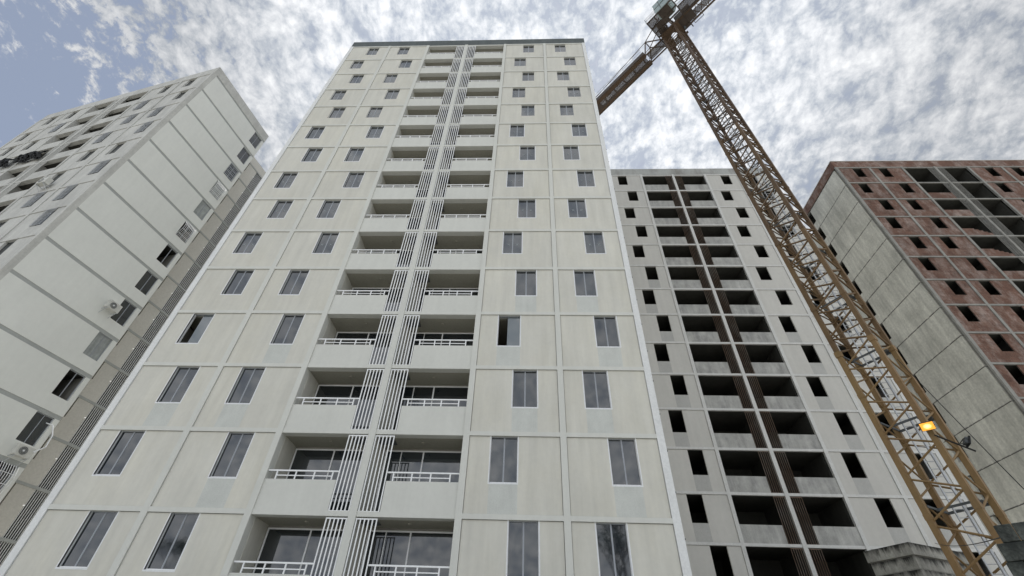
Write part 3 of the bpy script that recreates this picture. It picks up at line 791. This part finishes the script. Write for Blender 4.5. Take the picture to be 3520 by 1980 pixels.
# hoist gearbox and limit boxes under the ring
m_ = MB(); m_.bar((1.25, 0, -.9), (1.25, .01, -.55), .22, 'dgrey', rnd=True, n=12); m_.bar(ZV(Vector((0,1.1,0)), -.9), ZV(Vector((0,1.1,0)), -.6), .2, 'dgrey', rnd=True, n=12); m_.build('slewing_motor', top)

# ------------------------------------------------------------------ lamps on the mast
def floodlight(loc, face_dir, wd, ht, label, lens):
    o = empty('floodlight', loc); d = Vector(face_dir).normalized()
    o.rotation_euler = d.to_track_quat('-Y', 'Z').to_euler()
    m_ = MB(); m_.prism([(-wd/2, 0, -ht/2), (wd/2, 0, -ht/2), (wd/2, 0, ht/2), (-wd/2, 0, ht/2)], (0, .05, 0), 'black')
    m_.prism([(-wd*.36, .05, -ht*.36), (wd*.36, .05, -ht*.36), (wd*.36, .05, ht*.36), (-wd*.36, .05, ht*.36)], (0, .09, 0), 'dgrey')
    m_.bar((-wd/2-.01, .03, 0), (-wd/2-.01, .20, -.02), .02, 'black'); m_.bar((wd/2+.01, .03, 0), (wd/2+.01, .20, -.02), .02, 'black'); m_.bar((-wd/2-.01, .2, -.02), (wd/2+.01, .2, -.02), .02, 'black')
    m_.build('housing', o)
    m2 = MB(); m2.box(-wd/2+.015, wd/2-.015, -.012, -.002, -ht/2+.015, ht/2-.015, lens); m2.build('lens', o)
    tag(o, label, 'floodlight'); return o
fl = floodlight((15.38, 17.10, 8.22), (-.55, -.66, -.55), .45, .31, 'floodlight glowing amber on the front chord of the crane mast', 'lens')
fl2 = floodlight((16.30, 16.83, 7.50), (.75, -.3, -.35), .42, .30, 'unlit dark floodlight at the outer end of the black arm on the mast', 'dgrey')
m_ = MB(); m_.bar((15.60, 17.28, 7.95), (16.32, 16.82, 7.14), .07, 'black', .04)
tag(m_.build('lamp_arm'), 'short black arm sticking out to the right of the crane mast', 'lamp arm')
# cables
def cable(pts, wd, k, name, label, sag=0):
    m_ = MB(); P_ = []
    a, b = Vector(pts[0]), Vector(pts[1])
    for j in range(17):
        t_ = j/16; v = a.lerp(b, t_); v.z -= sag*4*t_*(1-t_); P_.append(v)
    for u_, v_ in zip(P_, P_[1:]): m_.bar(u_, v_, wd, k, rnd=True, n=6)
    return tag(m_.build(name), label, 'cable')
cable([(16.72, 18.05, 11.9), (14.4, 12.9, .2)], .03, 'black', 'power_cable', 'straight black power cable slanting past the concrete side wall of the brick tower', .15)
cable([(16.3, 20.9, 5.05), (6.9, 7.45, 1.93)], .018, 'black', 'wire', 'thin black wire running between the two stained masonry walls low on the right', .12)

# ------------------------------------------------------------------ stained masonry low on the right
def wall_things():
    t = empty('masonry_pier', (15.63, 21.4, GZ), math.atan2(.423, .906))
    tag(t, 'stepped concrete pier streaked black, behind the foot of the crane mast', 'pier')
    m_ = MB(); m_.box(-.0, 4.2, -.0, 2.0, 6.35, 6.80, 'mould'); m_.build('coping', t, bevel=.02)
    m_ = MB(); z = 6.345; rnd = random.Random(5)
    while z > 0:
        e = .07 + .02*rnd.random(); m_.box(e, 4.1, e, 1.95, max(z-.475, 0), z-.004, 'mould'); z -= .475
    m_.build('pier_body', t, bevel=.015)
    t = empty('block_wall', (6.62, 7.49, GZ), math.atan2(-.69, .72))
    tag(t, 'dark mossy block wall in front of the crane mast, bottom right corner', 'wall')
    m_ = MB(); rnd = random.Random(9); z = 3.64; row = 0
    while z > 0:
        h_ = .228; x = (0 if row % 2 else .0) + rnd.random()*.07 + (.10 if row == 0 else 0)
        while x < 5:
            ln_ = (.39 if x > .3 or row % 2 else .2)
            e = rnd.random()*.02; m_.box(x, x+ln_-.006, e, .3-e, z-h_+.006, z - (rnd.random()*.02 if row == 0 else 0), 'mould_dark'); x += ln_
        z -= h_; row += 1
    m_.build('blocks', t, bevel=.012)
wall_things()

# side windows of the old tower: each floor in its own state
MT['curtain'] = mat('pale_curtain', (.36, .38, .37), var=.2, scale=3, vstreak=.3)
def side_windows():
    W = 1.0; h_ = 1.65
    fr_ = MB().box(0, .04, .10, .14, -h_, -.02, 'mullion').box(W-.04, W, .10, .14, -h_, -.02, 'mullion').box(.04, W-.04, .10, .14, -h_, -h_+.04, 'mullion').box(.04, W-.04, .10, .14, -.06, -.021, 'mullion').box(W/2-.02, W/2+.02, .10, .14, -h_+.04, -.06, 'mullion').mesh('window')
    pn_ = MB().box(.04, W-.04, .115, .125, -h_+.04, -.06, 'glass').mesh('pane')
    cu_ = MB().box(.04, W-.04, .115, .125, -h_+.04, -.06, 'curtain').mesh('curtain')
    gr = MB()
    for j in range(9): gr.box(.01+j*.12, .028+j*.12, -.05, -.032, -h_, -.02, 'galv')
    for j in range(4): gr.box(0, W, -.055, -.037, -h_+.05+j*.5, -h_+.07+j*.5, 'galv')
    gr = gr.mesh('grille')
    bg_ = MB()   # belly-out grille
    for j in range(9):
        x = .01+j*.12; prev = None
        for t_ in range(9):
            q_ = Vector((x, -.05-.22*math.sin(PI*min(1, t_/8*1.1))*(1 if t_ < 8 else 0), -.05-(h_-.05)*t_/8))
            if prev is not None: bg_.bar(prev, q_, .02, 'white_metal')
            prev = q_
    for zz_ in (-.5, -1.0, -1.4): bg_.bar((0, -.05-.22*math.sin(PI*min(1, -zz_/h_*1.1)), zz_), (W, -.05-.22*math.sin(PI*min(1, -zz_/h_*1.1)), zz_), .02, 'white_metal')
    bg_ = bg_.mesh('grille')
    states = {0:'g', 1:'g', 2:'gr', 3:'cb', 4:'c', 5:'ob', 6:'o', 7:'g', 8:'g', 9:'c', 10:'o', 11:'g', 12:'ob', 13:'g', 14:'g'}
    for ki, z in enumerate(lvC):
        st_ = states.get(ki, 'g')
        o = bpy.data.objects.new('window', fr_); COL.objects.link(o); o.parent = TC; o.rotation_euler = (0, 0, R(90)); o.location = (10.2, 5.80, z)
        def kid(n_, me): q = bpy.data.objects.new(n_, me); COL.objects.link(q); q.parent = o
        if 'g' in st_: kid('pane', pn_)
        if 'c' in st_: kid('curtain', cu_)
        if 'r' in st_: kid('grille', gr)
        if 'b' in st_: kid('grille', bg_)
        if st_ == 'o': o['label'] = 'window standing open and black'
side_windows()

# ------------------------------------------------------------------ things hung on the old tower
def to_world(lx, ly, lz):  # local of TC -> world, lz in world height
    c_, s_ = math.cos(-yc), math.sin(-yc)
    return Vector((cC.x + lx*c_ - ly*s_, cC.y + lx*s_ + ly*c_, lz))
def condenser(lx, ly, z, rot, label, parts=True, sc_=1.0):
    o = empty('air_conditioner', to_world(lx, ly, z), -yc + rot)   # local -y = out of the wall
    o.scale = (sc_,)*3
    m_ = MB(); m_.box(-.40, .40, -.50, -.18, 0, .56, 'ac_white'); m_.build('casing', o, bevel=.015)
    m_ = MB()
    m_.prism([(-.10+.21*math.cos(j*PI/12), -.505, .28+.21*math.sin(j*PI/12)) for j in range(24)], (0, .01, 0), 'dgrey'); fan = m_.build('fan', o)
    m2 = MB()
    m2.prism([(-.10+.05*math.cos(j*PI/6), -.53, .28+.05*math.sin(j*PI/6)) for j in range(12)], (0, .03, 0), 'white_trim')
    for r_ in (.09, .15, .20):
        for j in range(16): 
            a, b = j*PI/8, (j+1)*PI/8
            m2.bar((-.10+r_*math.cos(a), -.52, .28+r_*math.sin(a)), (-.10+r_*math.cos(b), -.52, .28+r_*math.sin(b)), .008, 'ac_white')
    m2.build('guard', o)
    m_ = MB()
    for x in (-.32, .32): m_.bar((x, 0, -.03), (x, -.52, -.03), .03, 'galv'); m_.bar((x, -.01, -.36), (x, -.45, -.04), .025, 'galv')
    m_.build('bracket', o)
    tag(o, label, 'air conditioner', 'condensers on the old tower'); return o
condenser(10.2, 5.35, 17.62, R(90), 'condenser on brackets at left of the middle windows of the banded side wall')
c2 = condenser(10.2, 6.30, 8.55, R(90), 'low condenser with a pale hose rising to the window above it')
condenser(5.2, 0, 25.0, 0, 'grimy condenser under a window on the front of the old tower')
m_ = MB(); P_ = [(10.75, 6.62, 8.9), (10.8, 6.95, 9.3), (10.6, 7.0, 10.0), (10.32, 6.85, 10.55), (10.1, 6.6, 10.6)]
for a, b in zip(P_, P_[1:]): m_.bar(to_world(*a), to_world(*b), .06, 'white_trim', rnd=True, n=8)
tag(m_.build('hose'), 'pale insulated hose between the low condenser and a window', 'hose')
# black shade cloth bundled over two openings
rnd = random.Random(4); z0 = 40.66 - 2.7*3
for (xa, xb, lab) in ((-3.3, -.25, 'black cloth bundled over a balcony on the front of the old tower'), (-5.15, -3.75, 'smaller black cloth over the window left of the draped balcony')):
    m_ = MB(); nx, nz = 14, 6
    def cp_(i, j):
        x = xa + (xb-xa)*i/nx; t_ = j/nz
        out_ = .16 + .34*math.sin(PI*min(t_*1.1, 1))*(.6+.4*math.sin(PI*i/nx)) + .05*rnd.random()
        z = z0 - .95 - .95*t_ + .12*math.sin(i*.9) - .15*(i/nx)
        return to_world(x, -out_, z)
    G_ = [[cp_(i, j) for j in range(nz+1)] for i in range(nx+1)]
    for i in range(nx):
        for j in range(nz): m_.poly([G_[i][j], G_[i+1][j], G_[i+1][j+1], G_[i][j+1]], 'cloth')
    o = m_.build('shade_cloth')
    bm = bmesh.new(); bm.from_mesh(o.data); bmesh.ops.remove_doubles(bm, verts=bm.verts, dist=.0005); bm.to_mesh(o.data); bm.free()
    for f_ in o.data.polygons: f_.use_smooth = True
    md = o.modifiers.new('thick', 'SOLIDIFY'); md.thickness = .03
    tag(o, lab, 'shade cloth')

# ------------------------------------------------------------------ trees behind the viewer, seen as reflections in the lowest panes
def tree(loc, h, seed, label, leafy):
    t = empty('tree', (loc[0], loc[1], GZ)); tag(t, label, 'tree')
    rnd = random.Random(seed); m_ = MB(); tips = []
    def br(p_, d, ln_, w_, lvl):
        q = p_ + d*ln_
        m_.bar(p_, q, w_, 'bark', rnd=True, n=6)
        if lvl == 0: tips.append(q); return
        for _ in range(3 if lvl > 1 else 4):
            nd_ = (d + Vector((rnd.uniform(-.6,.6), rnd.uniform(-.6,.6), rnd.uniform(-.1,.5)))).normalized()
            br(q - d*ln_*rnd.uniform(0,.3), nd_, ln_*rnd.uniform(.6,.8), w_*.6, lvl-1)
    br(Vector((0,0,0)), Vector((.05,0,1)).normalized(), h*.33, .34, 5)
    m_.build('trunk', t)
    c = MB()
    for q in tips:
        for _ in range(leafy):
            o_ = q + Vector((rnd.gauss(0,.3), rnd.gauss(0,.3), rnd.gauss(0,.25))); a = Vector((rnd.uniform(-1,1), rnd.uniform(-1,1), rnd.uniform(-.5,.5))).normalized()*.11
            b = a.cross(Vector((rnd.uniform(-1,1), rnd.uniform(-1,1), 1))).normalized()*.05
            c.poly([o_-a, o_+b, o_+a, o_-b], 'leaf')
    c.build('crown', t)
tree((6.3, -12), 18, 2, 'sparse-leaved tree mirrored in the lowest right pane of the cream tower', 9)
tree((-27.5, -12), 12.5, 5, 'bushy tree mirrored in the lowest left panes of the cream tower', 20)
